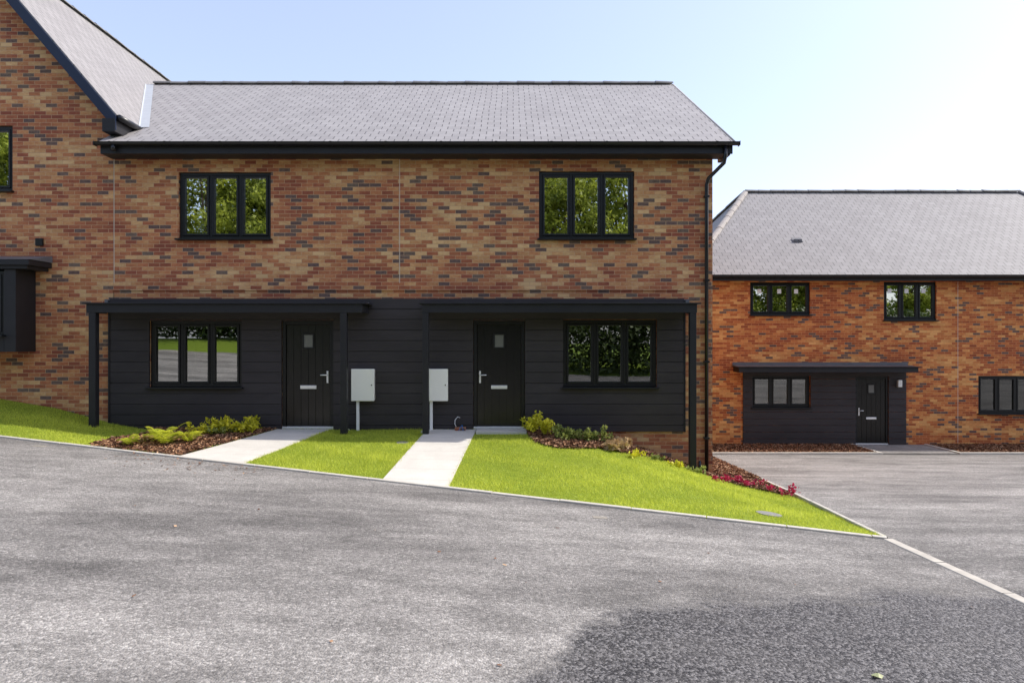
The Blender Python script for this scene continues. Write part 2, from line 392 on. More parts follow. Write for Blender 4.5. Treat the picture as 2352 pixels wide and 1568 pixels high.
# ---------------------------------------------------------------- terrain
def interp(x,xs,ys): return float(np.interp(x,xs,ys))
def L(y): return interp(y,[7.826,11.5,18.3,19.6],[4.3,4.76,5.4,5.5])
def kerbY(x): return 9.03-.28*x
def G(x): return interp(x,[-16,-10.1,-9,-7.9,-7.2,.3,1.5,2.6,3.4,3.97,4.6],[-.6,-1.14,-1.32,-1.62,-1.74,-1.745,-1.82,-2.15,-2.45,-2.66,-2.74])
def roadz(x,y):
    xc=max(-18,min(4.3,x)); z=-2.04-.06*xc-.03*(max(y,-7)-9)
    if y<-7:
        t=min(1,(-7-y)/6.0); z+=.75*t*t*(3-2*t)
    return z
def S(y):
    if y<7.826: return roadz(4.3,y)
    return -2.263-.0835*(min(y,19.7)-7.826)
def h(x,y):
    if y<7.826 and x>4.3: return S(y)
    if y>=7.826 and x>L(y): return S(y)
    k=kerbY(x) if x>-18 else kerbY(-18)
    if y<=k: return roadz(x,y)
    if y<13.5:
        t=(y-k)/(13.5-k)
        t2=t*.75+.25*math.sin(t*math.pi/2)
        return roadz(x,k)*(1-t2)+G(x)*t2
    if x<3.97: z=G(x)
    else:
        t=(x-3.97)/max(.05,L(y)-3.97); z=G(3.97)*(1-t)+S(y)*t
    if y>24:
        t=min(1,(y-24)/8); z=z*(1-t)-3.27*t
    return z
def loft(name,us,lo,hi,nv,off,mat,parent=None):
    vs=[];fs=[]
    for u in us:
        a,b=lo(u),hi(u)
        for j in range(nv+1):
            v=a+(b-a)*j/nv
            vs.append((u,v,h(u,v)+off))
    n=nv+1
    for i in range(len(us)-1):
        for j in range(nv):
            fs.append((i*n+j,(i+1)*n+j,(i+1)*n+j+1,i*n+j+1))
    return mesh(name,vs,fs,mat,parent,smooth=True)
def rng(a,b,s):
    n=max(1,int(round((b-a)/s))); return [a+(b-a)*i/n for i in range(n+1)]
gx=[-400,-250,-120,-70,-45]+rng(-34,34,.8)+[45,70,120,250,400]
gy=[-400,-250,-120,-70,-45]+rng(-30,34,.8)+[45,70,120,250,400]
vs=[(x,y,h(x,y)-.09) for x in gx for y in gy]; n=len(gy)
fs=[(i*n+j,(i+1)*n+j,(i+1)*n+j+1,i*n+j+1) for i in range(len(gx)-1) for j in range(n-1)]
mesh('ground',vs,fs,TURF,None,True)
road=empty('road')
loft('road_surface',rng(-40,4.3,.5),lambda x:-8.0,lambda x:kerbY(x) if x>-18 else kerbY(-18),34,0,ASPH,road)
xs_c=[0,.02,.05,.1,.16,.25,.4,.6,.8,1.0]
def sidegrid(name,ys,xl,off,mat,parent):
    vs=[(xl(y)+(45-xl(y))*t,y,h(xl(y)+(45-xl(y))*t+1e-4,y)+off) for y in ys for t in xs_c]; n=len(xs_c)
    fs=[(i*n+j,i*n+j+1,(i+1)*n+j+1,(i+1)*n+j) for i in range(len(ys)-1) for j in range(n-1)]
    return mesh(name,vs,fs,mat,parent,True)
sidegrid('parking_surface',rng(7.826,19.7,.5),L,0,ASPH,road)
sidegrid('junction_surface',rng(-8,7.826,.6),lambda y:4.3,0,ASPH,road)
lawn=empty('lawn')
loft('turf_front',rng(-16,4.3,.2),kerbY,lambda x:13.5,16,0,LAWN,lawn)
def strip(name,ys,xa,xb,off,mat,parent,nn=4):
    vs=[];fs=[]
    for y in ys:
        for j in range(nn+1):
            x=xa(y)+(xb(y)-xa(y))*j/nn
            vs.append((x,y,h(min(x,L(y)-1e-3) if y>7.826 else x,y)+off))
    n=nn+1
    for i in range(len(ys)-1):
        for j in range(nn): fs.append((i*n+j,i*n+j+1,(i+1)*n+j+1,(i+1)*n+j))
    return mesh(name,vs,fs,mat,parent,True)
strip('turf_edge',rng(7.9,13.5,.2),lambda y:4.3,L,0,LAWN,lawn)
def kerbline(name,pts,w,hgt,parent,mat=KERB,unit=.915):
    vs=[];fs=[]
    P=[Vector((p[0],p[1],0)) for p in pts]
    seg=[(P[i+1]-P[i]).length for i in range(len(P)-1)]; tot=sum(seg)
    def at(s):
        s=max(0,min(tot,s))
        for i,l_ in enumerate(seg):
            if s<=l_ or i==len(seg)-1: return P[i].lerp(P[i+1],s/l_),(P[i+1]-P[i]).normalized()
            s-=l_
    s=0
    while s<tot-.01:
        e=min(tot,s+unit)
        b=len(vs)
        m=3; jz=random.uniform(-.003,.003); jn=random.uniform(-.004,.004)
        for k in range(m+1):
            p,d=at(s+.006+(e-s-.012)*k/m); nn=Vector((-d.y,d.x,0))
            z=max(h(p.x-.02,p.y),h(p.x+.02,p.y))+hgt+jz
            for o_,dz in ((-w/2,-.12),(-w/2,-.006),(-w/2+.008,0),(w/2-.008,0),(w/2,-.006),(w/2,-.12)):
                q=p+nn*(o_+jn); vs.append((q.x,q.y,z+dz))
        for k in range(m):
            for j in range(5): a=b+k*6+j; fs.append((a,a+6,a+7,a+1))
        fs.append(tuple(b+j for j in range(6))); fs.append(tuple(b+m*6+j for j in range(5,-1,-1)))
        s=e
    return mesh(name,vs,fs,mat,parent)
kb=empty('kerb')
kerbline('kerb_lawn',[(x,kerbY(x)) for x in rng(-17,4.3,.3)],.07,.024,kb)
kerbline('kerb_side',[(L(y)+.0,y) for y in rng(7.85,18.3,.5)],.055,.024,kb)
kerbline('kerb_flush_channel',[(4.3,7.8),(4.33,6.6),(4.36,5.2),(4.4,3),(4.45,-4)],.115,.009,kb,CHAN)
# paths
paths=[]
def path(name,bl,br,tl,tr,yt,off=.022):
    us=rng(0,1,.08); nv=24
    vs=[];fs=[]
    for u in us:
        xb=bl+(br-bl)*u; yb=kerbY(xb)+.035; xt=tl+(tr-tl)*u
        for j in range(nv+1):
            t=j/nv; x=xb+(xt-xb)*t; y=yb+(yt-yb)*t; vs.append((x,y,h(x,y)+off))
    n=nv+1
    for i in range(len(us)-1):
        for j in range(nv): fs.append((i*n+j,(i+1)*n+j,(i+1)*n+j+1,i*n+j+1))
    for i in (0,len(us)-1):
        for j in range(nv):
            p=vs[i*n+j];q=vs[i*n+j+1];k=len(vs); vs+=[p,q,(q[0],q[1],q[2]-.06),(p[0],p[1],p[2]-.06)]; fs.append((k,k+1,k+2,k+3))
    mesh(name,vs,fs,PATH,None)
    paths.append([(bl+.03,kerbY(bl)),(br-.03,kerbY(br)),(tr-.03,yt),(tl+.03,yt)])
path('garden_path',-5.11,-4.02,-4.62,-3.6,13.42)
path('garden_path.001',-1.81,-.863,-1.66,-.70,13.42)
boxes('door_landing',[(-.69,.28,13.02,13.42,-1.80,-1.715)],PATH,None,.005)
boxes('door_landing.001',[(-1.75,-1.665,13.1,13.42,-1.80,-1.725)],PATH,None,.005)
paths.append([(-.72,12.98),(.3,12.98),(.3,13.5),(-.72,13.5)])
bed1=[(-6.80,10.98),(-5.14,10.52),(-4.65,13.40),(-7.1,13.40),(-6.75,12.6),(-6.9,11.8)]
bed2=[(.30,12.9),(.42,12.25),(.8,11.85),(1.4,12.0),(2.2,12.35),(2.9,12.75),(3.45,12.95),(3.9,12.5),(4.3,11.95),(4.68,11.45),(4.75,12.2),(4.88,13.5),(4.1,13.5),(.30,13.42)]
bed3=[(4.0,13.5),(4.9,13.5),(5.05,15),(5.35,18.2),(4.0,18.2)]
beds=[bed1,bed2,bed3]
def pip(poly,x,y):
    x=np.asarray(x);y=np.asarray(y); ins=np.zeros(x.shape,bool); n=len(poly)
    for i in range(n):
        x1,y1=poly[i];x2,y2=poly[(i+1)%n]
        c=((y1>y)!=(y2>y))&(x<(x2-x1)*(y-y1)/(y2-y1+1e-12)+x1); ins^=c
    return ins
def scatter_tris(name,mat,P,D,W,Lh,N3,rnd,parent=None,quad=False,link=True):
    n=len(P)
    a=P-W; b=P+W
    if quad:
        c=P+W+D*Lh[:,None]; d=P-W+D*Lh[:,None]
        V=np.stack([a,b,c,d],1).reshape(-1,3); k=4
    else:
        c=P+D*Lh[:,None]; V=np.stack([a,b,c],1).reshape(-1,3); k=3
    me=bpy.data.meshes.new(name); me.vertices.add(n*k); me.vertices.foreach_set('co',V.ravel().astype(np.float32))
    me.loops.add(n*k); me.loops.foreach_set('vertex_index',np.arange(n*k,dtype=np.int32))
    me.polygons.add(n); me.polygons.foreach_set('loop_start',np.arange(0,n*k,k,dtype=np.int32))
    at=me.attributes.new('rnd','FLOAT','POINT'); at.data.foreach_set('value',np.repeat(rnd,k).astype(np.float32))
    me.update(); me.validate(); me.materials.append(mat)
    o=bpy.data.objects.new(name,me); COL.objects.link(o)
    if parent: o.parent=parent
    return o
hv=np.vectorize(h)
def rand_unit(n,up=0.0):
    v=np.random.normal(size=(n,3)); v[:,2]+=up; return v/np.linalg.norm(v,axis=1)[:,None]
def beds_mesh(name,poly,off):
    xs=[p[0] for p in poly]; ys=[p[1] for p in poly]; s=.1
    vs=[];fs=[];idx={}
    def vid(i,j):
        if (i,j) not in idx:
            x=i*s;y=j*s; idx[(i,j)]=len(vs); vs.append((x,y,h(x,y)+off+.012*math.sin(x*17)*math.sin(y*13)))
        return idx[(i,j)]
    for i in range(int(min(xs)/s)-1,int(max(xs)/s)+1):
        for j in range(int(min(ys)/s)-1,int(max(ys)/s)+1):
            if pip(poly,np.array([(i+.5)*s]),np.array([(j+.5)*s]))[0]:
                fs.append((vid(i,j),vid(i+1,j),vid(i+1,j+1),vid(i,j+1)))
    return mesh(name,vs,fs,MULCHB,None,True)
def chips(name,poly,dens,parent,zf=None):
    xs=[p[0] for p in poly]; ys=[p[1] for p in poly]
    n=int((max(xs)-min(xs))*(max(ys)-min(ys))*dens)
    x=np.random.uniform(min(xs),max(xs),n); y=np.random.uniform(min(ys),max(ys),n)
    m=pip(poly,x,y); x=x[m];y=y[m];n=len(x)
    z=hv(x,y)+.03+np.random.uniform(0,.025,n) if zf is None else zf+np.random.uniform(0,.03,n)
    D=rand_unit(n); D[:,2]*=.4; W=np.cross(D,rand_unit(n)); W/=np.linalg.norm(W,axis=1)[:,None]
    return scatter_tris(name,CHIP,np.stack([x,y,z],1),D,W*np.random.uniform(.006,.016,n)[:,None],np.random.uniform(.02,.07,n),None,np.random.rand(n),parent,True)
for i,b in enumerate(beds):
    o=beds_mesh('mulch_bed' if i==0 else 'mulch_bed.%03d'%i,b,.018); chips('bark_chips_%d'%i,b,2600,o)
COVS=[(3.35,8.9,.19),(-1.95,12.15,.13),(1.0,11.75,.0)]
def blades(xr_,yr_,dens):
    n=int((xr_[1]-xr_[0])*(yr_[1]-yr_[0])*dens)
    x=np.random.uniform(*xr_,n); y=np.random.uniform(*yr_,n)
    Lx=np.interp(y,[7.826,11.5,18.3],[4.3,4.76,5.4])
    m=(y>9.03-.28*x+.03)&(y<13.46)&(x<Lx-.02)
    for p in paths+beds: m&=~pip(p,x,y)
    for (cx,cy,r) in COVS: m&=((x-cx)**2+(y-cy)**2)>r*r
    return x[m],y[m]
x,y=blades((-14,4.9),(7.7,13.5),5200); n=len(x)
P=np.stack([x,y,hv(x,y)-.004],1); D=rand_unit(n,1.6); D[:,2]=np.abs(D[:,2]); a=np.random.uniform(0,6.28,n)
patch=np.sin(x*2.1+np.sin(y*1.7)*1.5)*np.sin(y*2.6+x*.8)
W=np.stack([np.cos(a),np.sin(a),0*a],1)*np.random.uniform(.0022,.005,n)[:,None]
scatter_tris('grass_blades',GRASS,P,D,W,np.random.uniform(.022,.062,n)*(1+.35*patch),None,np.clip(np.random.rand(n)+.25*patch,0,1),lawn)
def disc(name,cx,cy,r,mat,dz=.02,seg=20,sq=False):
    z=h(cx,cy); sl=(h(cx+.2,cy)-h(cx-.2,cy))/.4; sy=(h(cx,cy+.2)-h(cx,cy-.2))/.4
    vs=[];k=4 if sq else seg
    for dzz in (dz,-.05):
        for i in range(k):
            t=2*math.pi*(i+.5)/k; dx=r*math.cos(t)*(1.4 if sq else 1);dy=r*math.sin(t); vs.append((cx+dx,cy+dy,z+sl*dx+sy*dy+dzz))
    fs=[tuple(range(k)),]+[(i,i+k,(i+1)%k+k,(i+1)%k) for i in range(k)]
    return mesh(name,vs,fs,mat,None)
disc('inspection_cover',3.35,8.9,.16,COVER,.012); disc('inspection_cover.001',-1.95,12.15,.11,COVER,.008)
PATCH=simple('cover_on_road',(.26,.235,.195),.9,.3,25)
disc('stopcock_cover',X(1373,8.25),8.05,.085,PATCH,.004,sq=True); disc('stopcock_cover.001',X(105,10.9),10.75,.09,PATCH,.004,sq=True)
# ---------------------------------------------------------------- main house
Yf=13.5
H=empty('brick_house')
def fx(p): return X(p,Yf)
def fz(p): return Z(p,Yf)
xl,xr=-7.868,3.965
upper=[(fx(410),fx(622),fz(553),fz(395)),(fx(1238),fx(1457),fz(553),fz(393))]
lowerw=[(fx(345),fx(557),fz(893),fz(737)),(fx(1293),fx(1508),fz(893),fz(735))]
doors=[(fx(648),fx(767),-1.715,fz(737)),(fx(1087),fx(1206),-1.715,fz(737))]
wall('front_wall',xl,xr,-3.2,3.75,Yf,upper+lowerw+doors,BR,H)
Ye,ze=13.08,3.82; Yr,zr=18.15,6.83; Yb=2*Yr-Yf
mm=(zr-ze)/(Yr-Ye)
vs=[(xr,Yf,-3.4),(xr,Yb,-3.4),(xr,Yb,3.9),(xr,Yr,zr-.08),(xr,Yf,ze+mm*(Yf-Ye)-.08)]
mesh('gable_wall',vs,[(0,1,2,3,4)],BR,H)
mesh('rear_wall',[(xr,Yb,-3.4),(-7.868,Yb,-3.4),(-7.868,Yb,3.9),(xr,Yb,3.9)],[(0,1,2,3)],BR,H)
for i,(a,b,c,d) in enumerate(upper): window('upper_window_%d'%i,H,a+.005,b-.005,c+.04,d-.004,Yf+.05)
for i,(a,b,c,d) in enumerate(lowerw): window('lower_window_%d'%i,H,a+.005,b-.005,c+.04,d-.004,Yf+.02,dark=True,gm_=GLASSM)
for i,(a,b,c,d) in enumerate(doors): door('door_%d'%i,H,a+.004,b-.004,c,d-.003,Yf+.03,hinge_right=(i==1))
boxes('interior_screen',[(upper[0][0]+.1,upper[0][0]+.36,Yf+.6,Yf+.64,upper[0][2],upper[0][3])],PALE,H)
ch=[(a-.0,b+.0,c,d) for a,b,c,d in lowerw]+[(a,b,-1.9,d) for a,b,c,d in doors]
cladding('cladding',H,fx(255),fx(1570),fz(990),fz(686),Yf-.012,ch,.035)
boxes('cladding_backing',[(fx(255)+.01,fx(345),Yf-.012,Yf-.002,fz(989),fz(690)),(fx(557),fx(648),Yf-.012,Yf-.002,fz(989),fz(690)),(fx(767),fx(1087),Yf-.012,Yf-.002,fz(989),fz(690)),(fx(1206),fx(1293),Yf-.012,Yf-.002,fz(989),fz(690)),(fx(1508),fx(1570)-.01,Yf-.012,Yf-.002,fz(989),fz(690)),
 (fx(345),fx(557),Yf-.012,Yf-.002,fz(989),fz(893)),(fx(1293),fx(1508),Yf-.012,Yf-.002,fz(989),fz(893))],GUT,H)
boxes('cladding_corner_trims',[(fx(252),fx(256)-.003,Yf-.06,Yf,fz(991),fz(690)),(fx(1570)+.002,fx(1573),Yf-.06,Yf,fz(991),fz(690))],FASC,H)
boxes('base_strip',[(fx(255),doors[0][0],Yf-.05,Yf-.013,fz(991)-.05,fz(990)-.003),(doors[0][1],doors[1][0],Yf-.05,Yf-.013,fz(991)-.05,fz(990)-.003)],FASC,H)
boxes('brick_string_course',[(xl,fx(1570),Yf-.028,Yf+.02,fz(667),fz(658)),(xl,fx(1570),Yf-.014,Yf+.02,fz(658)+.001,fz(650))],BR,H)
boxes('movement_joints',[(xl-.006,xl+.006,Yf-.004,Yf+.01,fz(655),3.6),(fx(918)-.006,fx(918)+.006,Yf-.004,Yf+.01,fz(650),3.6)],JOINT,H)
boxes('fascia',[(-7.90,fx(1668),Ye+.02,Ye+.05,3.60,3.80),(fx(1655),4.2,Ye+.053,Yf+.2,3.58,3.80)],FASC,H,.004)
boxes('soffit',[(-7.90,fx(1655)-.003,Ye+.053,Yf+.02,3.602,3.625)],FASC,H)
gutter('gutter',-7.95,4.33,Ye-.05,3.80,H)
xv=4.26
vs=[Vector((-7.95,Ye,ze)),Vector((xv,Ye,ze)),Vector((xv,Yr,zr)),Vector((-10.6,Yr,zr)),Vector((-9.0,Yf+.5,ze+mm*(Yf+.5-Ye))),Vector((-7.95,Yf+.02,ze+mm*(Yf+.02-Ye)))]
dn=Vector((0,mm,-1)).normalized()*.05
o=mesh('roof_front',vs+[v+dn for v in vs],[(0,1,2,3,4,5),(11,10,9,8,7,6),(0,6,7,1),(1,7,8,2),(0,5,11,6)],SL,H)
roofslab('roof_rear',(xv,Yb+.4,zr-mm*(Yb+.4-Yr)),(-9,Yb+.4,zr-mm*(Yb+.4-Yr)),(-9,Yr+.001,zr),(xv,Yr+.001,zr),SL,H)
ridge('ridge_tiles',(-9.5,Yr,zr+.03),(xv,Yr,zr+.03),RIDGE,H,.10)
tube('verge_trim',[(xv+.015,Ye,ze-.01),(xv+.015,Yr,zr-.01)],.025,HIPT,H,6)
dx=fx(1621); yp=Yf-.06
tube('downpipe',[(fx(1650),Ye-.03,3.74),(fx(1650),Ye-.03,3.55),(fx(1648),Ye+.0,3.42),(dx+.03,yp-.02,3.2),(dx,yp,3.08),(dx,yp,2.6),(dx,yp,-2.62)],.037,GUT,H,12)
boxes('pipe_clips',[(dx-.05,dx+.05,yp-.045,Yf,z-.02,z+.02) for z in (2.85,1.2,-.4,-1.9)],GUT,H,.004)
tube('gutter_outlet',[(X(262,13.05),Ye-.05,3.75),(X(262,13.05),Ye-.05,3.64)],.045,GUT,H,12)
tube('waste_pipe',[(fx(1606),Yf-.05,-2.35),(fx(1606),Yf-.05,-2.62)],.03,GUT,H,8)
def canopy(name,x0,x1,ztop,zbot,yw,p,parent,posts=(),up=.10):
    yf=yw-p
    boxes(name+'_roof_edge',[(x0-.03,x1+.04,yf-.04,yw-.055,ztop-.025,ztop)],FASC,parent,.004)
    boxes(name+'_beam',[(x0+.03,x1-.03,yf,yf+.06,zbot,ztop-.027),(x0+.03,x0+.09,yf+.062,yw-.05,zbot,ztop-.027),(x1-.09,x1-.03,yf+.062,yw-.05,zbot,ztop-.027)],FASC,parent,.004)
    boxes(name+'_soffit',[(x0+.092,x1-.092,yf+.063,yw-.052,ztop-.07,ztop-.03)],FASC,parent)
    prism_x(name+'_lead_flashing',[(yf+.1,ztop+.004),(yw-.02,ztop+.035),(yw-.02,ztop+up),(yw-.003,ztop+up),(yw-.003,ztop+.004)],x0+.02,x1-.02,LEAD,parent)
    for i,(a,b,zb) in enumerate(posts):
        boxes(name+'_post_%d'%i,[(a,b,yf+.002,yf+.125,zb,zbot-.002)],FASC,parent,.005)
Yc=12.88
def cx(p): return X(p,Yc)
canopy('canopy_1',cx(194),cx(836),Z(695,Yc),Z(718,Yc),Yf,.62,H,[(cx(203),cx(219),-1.75),(cx(781),cx(796),-1.75)])
canopy('canopy_2',cx(966),cx(1605),Z(695,Yc),Z(718,Yc),Yf,.62,H,[(cx(970),cx(984),-1.78),(cx(1585),cx(1600),-2.7)])
for i,(a,b,pxx) in enumerate(((812,864,825),(983,1031,992))):
    mb=empty('meter_box' if i==0 else 'meter_box.001')
    yb_=Yf-.05
    A,B,C,Dz=fx(a),fx(b),fz(919),fz(846)
    boxes('body',[(A+.01,B-.01,yb_-.13,yb_-.001,C+.01,Dz-.01)],METER,mb,.008)
    boxes('lid',[(A,B,yb_-.155,yb_-.132,C,Dz)],METER,mb,.012)
    boxes('lock',[(B-.06,B-.04,yb_-.16,yb_-.15,(C+Dz)/2-.012,(C+Dz)/2+.012)],BLK,mb)
    boxes('cable_duct',[(fx(pxx)-.028,fx(pxx)+.028,yb_-.09,yb_-.03,-1.75,C-.002)],PALE,mb,.01)
tube('cable',[(fx(806),Yf-.1,-1.74),(fx(798),Yf-.12,-1.68),(fx(797),Yf-.08,-1.58),(fx(799),Yf-.06,-1.5)],.007,PALE,H,6)
tube('cable_2',[(fx(1052),Yf-.1,-1.72),(fx(1046),Yf-.12,-1.62),(fx(1046),Yf-.09,-1.54),(fx(1052),Yf-.06,-1.48),(fx(1057),Yf-.06,-1.5)],.007,PALE,H,6)
lb=empty('loose_brick'); boxes('brick_body',[(fx(1047),fx(1071),Yf-.22,Yf-.12,-1.74,-1.67)],BR,lb,.005)
tube('blue_strap',[(fx(1055),Yf-.23,-1.74),(fx(1060),Yf-.25,-1.66),(fx(1063),Yf-.23,-1.62),(fx(1066),Yf-.24,-1.74)],.006,CABLE_B,lb,6)
# ---------------------------------------------------------------- left gabled house
H1=empty('gabled_brick_house')
gx0,gx1=-14.0,-7.880
ex,ez=-7.66,4.39; sl=1.18; rx=-10.94; rz=ez+sl*(ex-rx)
lw=[(-11.71,X(29,Yf),Z(443,Yf),Z(288,Yf))]
wall('front_wall',gx0,gx1,-3.2,4.36,Yf,lw,BR,H1)
def lzs(x): return ez+sl*(ex-x)-.12 if x>rx else rz-sl*(rx-x)-.12
mesh('gable_wall',[(gx0,Yf,4.36),(gx1,Yf,4.36),(gx1,Yf,lzs(gx1)),(rx,Yf,rz-.12),(gx0,Yf,lzs(gx0))],[(0,1,2,3,4)],BR,H1)
mesh('side_wall',[(gx1+.004,Yf,-3.2),(gx1+.004,21.8,-3.2),(gx1+.004,21.8,4.3),(gx1+.004,Yf,4.3)],[(0,1,2,3)],BR,H1)
mesh('side_wall_left',[(gx0,Yf,-3.2),(gx0,21.8,-3.2),(gx0,21.8,4.3),(gx0,Yf,4.3)],[(3,2,1,0)],BR,H1)
mesh('rear_wall',[(gx1,21.8,-3.2),(gx0,21.8,-3.2),(gx0,21.8,4.3),(rx,21.8,rz-.12),(gx1,21.8,4.3)],[(0,1,2,3,4)],BR,H1)
Yg0,Yg1=13.22,22.0
roofslab('roof_right',(ex,Yg0,ez),(ex,Yg1,ez),(rx,Yg1,rz),(rx,Yg0,rz),SL2,H1)
roofslab('roof_left',(2*rx-ex,Yg1,ez),(2*rx-ex,Yg0,ez),(rx-.001,Yg0,rz),(rx-.001,Yg1,rz),SL2,H1)
ridge('ridge_tiles',(rx,Yg0,rz+.03),(rx,Yg1,rz+.03),RIDGE,H1,.09)
def barge(name,x0,z0,x1,z1,y0,y1,w):
    vs=[(x0,y0,z0),(x1,y0,z1),(x1,y0,z1-w),(x0,y0,z0-w)]+[(x0,y1,z0),(x1,y1,z1),(x1,y1,z1-w),(x0,y1,z0-w)]
    o=mesh(name,vs,[(0,3,2,1),(4,5,6,7),(0,1,5,4),(3,7,6,2),(0,4,7,3),(1,2,6,5)],NAVY,H1); recalc(o)
barge('bargeboard_right',ex,ez-.035,rx,rz-.035,Yg0-.03,Yg0+.0,.27)
barge('bargeboard_left',2*rx-ex,ez-.035,rx,rz-.035,Yg0-.03,Yg0+.0,.27)
barge('verge_soffit',ex-.25,ez+.25*sl-.25,rx,rz-.25,Yg0+.003,Yf-.002,.03)
boxes('eaves_box',[(ex-.26,ex-.01,Yg0-.035,Yf+.6,Z(303,Yg0),ez-.08)],FASC,H1,.005)
g_=tube('side_gutter',[(ex+.05,Yg0,ez-.06),(ex+.05,14.1,ez-.06)],.06,GUT,H1,10)
vp=[]
for k in range(9):
    z=ez+ (zr-.05-ez)*k/8; y=Ye+(z-ze)/mm; x=ex-(z-ez)/sl
    vp.append((x,y,z))
vs=[];fs=[]
for (x,y,z) in vp:
    vs+=[(x-.02,y-.0,z+sl*.02+.012),(x+.01,y,z+.012),(x+.20,y,z+.012)]
for k in range(8):
    a=k*3; fs+=[(a,a+1,a+4,a+3),(a+1,a+2,a+5,a+4)]
mesh('valley_flashing',vs,fs,LEADL,H1)
window('upper_window',H1,lw[0][0]+.005,lw[0][1]-.005,lw[0][2]+.04,lw[0][3]-.004,Yf+.05)
boxes('wall_vent',[(fx(84),fx(101),Yf-.05,Yf,fz(565),fz(548))],BLK,H1,.01)
Yb_=12.95
bx0,bx1=-12.3,X(36,Yb_)
boxes('bay_box',[(bx1-.22,bx1,Yb_,Yf,Z(808,Yb_),Z(618,Yb_)),(bx0,bx0+.22,Yb_,Yf,Z(808,Yb_),Z(618,Yb_)),(bx0+.222,bx1-.222,Yb_,Yf,Z(808,Yb_),Z(770,Yb_))],FASC,H1,.006)
window('bay_window',H1,bx0+.225,bx1-.225,Z(769,Yb_),Z(622,Yb_),Yb_+.04,room=False)
boxes('bay_back',[(bx0+.23,bx1-.23,Yf-.12,Yf-.01,Z(768,Yb_),Z(622,Yb_))],ROOMD,H1)
boxes('bay_canopy',[(bx0-.2,X(66,12.85),12.85,Yf,Z(608,12.85),Z(596,12.85)),(bx0-.15,X(58,12.85),12.9,Yf,Z(617,12.9),Z(608,12.9)-.003)],FASC,H1,.005)
prism_x('bay_canopy_lead',[(12.86,Z(595,12.85)),(Yf-.01,Z(583,12.85)+.03),(Yf-.01,Z(595,12.85))],bx0-.2,X(68,12.85),LEAD,H1)
# ---------------------------------------------------------------- far house
Y2=21.5
H2=empty('hipped_roof_brick_house')
def ax(p): return X(p,Y2)
def az(p): return Z(p,Y2)
w2=[(ax(1723),ax(1861),az(726),az(648)),(ax(2030),ax(2151),az(738),az(647)),(ax(1727),ax(1861),az(938),az(863)),(ax(2247),ax(2381),az(952),az(863)),(17.6,19.3,az(738),az(647))]
d2=(ax(1964),ax(2040),-3.24,az(864))
wall('front_wall',5.8,21.95,-3.6,2.15,Y2,w2+[d2],BR2,H2)
mesh('side_walls',[(5.8,Y2,-3.6),(5.8,30.0,-3.6),(5.8,30.0,2.1),(5.8,Y2,2.1),(21.95,Y2,-3.6),(21.95,30,-3.6),(21.95,30,2.1),(21.95,Y2,2.1)],[(3,2,1,0),(4,5,6,7),(5,1,2,6)],BR2,H2)
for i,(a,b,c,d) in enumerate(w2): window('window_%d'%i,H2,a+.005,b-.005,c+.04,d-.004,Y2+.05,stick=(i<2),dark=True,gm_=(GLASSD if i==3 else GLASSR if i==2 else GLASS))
door('front_door',H2,d2[0]+.004,d2[1]-.004,d2[2],d2[3]-.003,Y2+.03,hinge_right=True)
cladding('cladding',H2,ax(1706),ax(2080),az(1020),az(840),Y2-.005,[w2[2],(d2[0],d2[1],-3.4,d2[3])],.035)
canopy('canopy',X(1695,20.9),X(2112,20.9),Z(842,20.9),Z(855,20.9),Y2,.6,H2,(),.12)
A=(5.4,21.05,2.06);B=(22.3,21.05,2.06);C=(19.0,25.6,5.60);D_=(8.75,25.6,5.60);E=(5.4,30.15,2.06);Fv=(22.3,30.15,2.06)
o=mesh('roof',[A,B,C,D_,E,Fv],[(0,1,2,3),(4,0,3),(1,5,2),(5,4,3,2)],SL2,H2)
ridge('ridge_tiles',(8.75,25.6,5.62),(19.0,25.6,5.62),RIDGE,H2,.12)
ridge('hip_tiles_left',(5.4,21.05,2.09),(8.75,25.6,5.62),HIPT,H2,.12)
ridge('hip_tiles_right',(22.3,21.05,2.09),(19.0,25.6,5.62),RIDGE,H2,.12)
ridge('hip_tiles_rear',(5.4,30.15,2.09),(8.75,25.6,5.62),RIDGE,H2,.12)
boxes('fascia',[(5.45,22.25,21.12,21.15,1.88,2.03)],FASC,H2); boxes('soffit',[(5.45,22.25,21.152,Y2-.002,1.90,1.925)],FASC,H2)
gutter('gutter',5.4,22.3,21.04,2.03,H2)
boxes('movement_joint',[(ax(2200)-.006,ax(2200)+.006,Y2-.004,Y2+.01,-3.2,1.88)],JOINT,H2)
yv=21.05+ (25.6-21.05)*.36; zv=2.06+(5.6-2.06)*.36
vx=X(1831,yv); m2=(5.6-2.06)/4.55
mesh('roof_vent',[(vx-.16,yv-.08,zv-.08*m2+.04),(vx+.16,yv-.08,zv-.08*m2+.04),(vx+.16,yv+.09,zv+.09*m2+.05),(vx-.16,yv+.09,zv+.09*m2+.05),(vx-.16,yv-.08,zv-.08*m2-.02),(vx+.16,yv-.08,zv-.08*m2-.02)],[(0,1,2,3),(4,5,1,0)],LEAD,H2)
boxes('roof_vent_slots',[(vx-.12,vx-.02,yv-.10,yv-.0,zv-.03,zv+.05),(vx+.02,vx+.12,yv-.10,yv-.0,zv-.03,zv+.05)],LEAD,H2)
boxes('wall_lamp',[(ax(2057),ax(2066),Y2-.16,Y2-.06,az(888),az(872))],STEEL,H2,.01); boxes('wall_lamp_bracket',[(ax(2059),ax(2064),Y2-.06,Y2-.03,az(884),az(877))],BLK,H2)
zb=-3.262
ground2=empty('front_beds')
boxes('far_bed_left',[(5.6,ax(1955)-.0,19.85,Y2,zb-.2,zb+.03)],MULCHB,ground2); boxes('far_bed_right',[(13.05,22,19.85,Y2,zb-.2,zb+.03)],MULCHB,ground2)
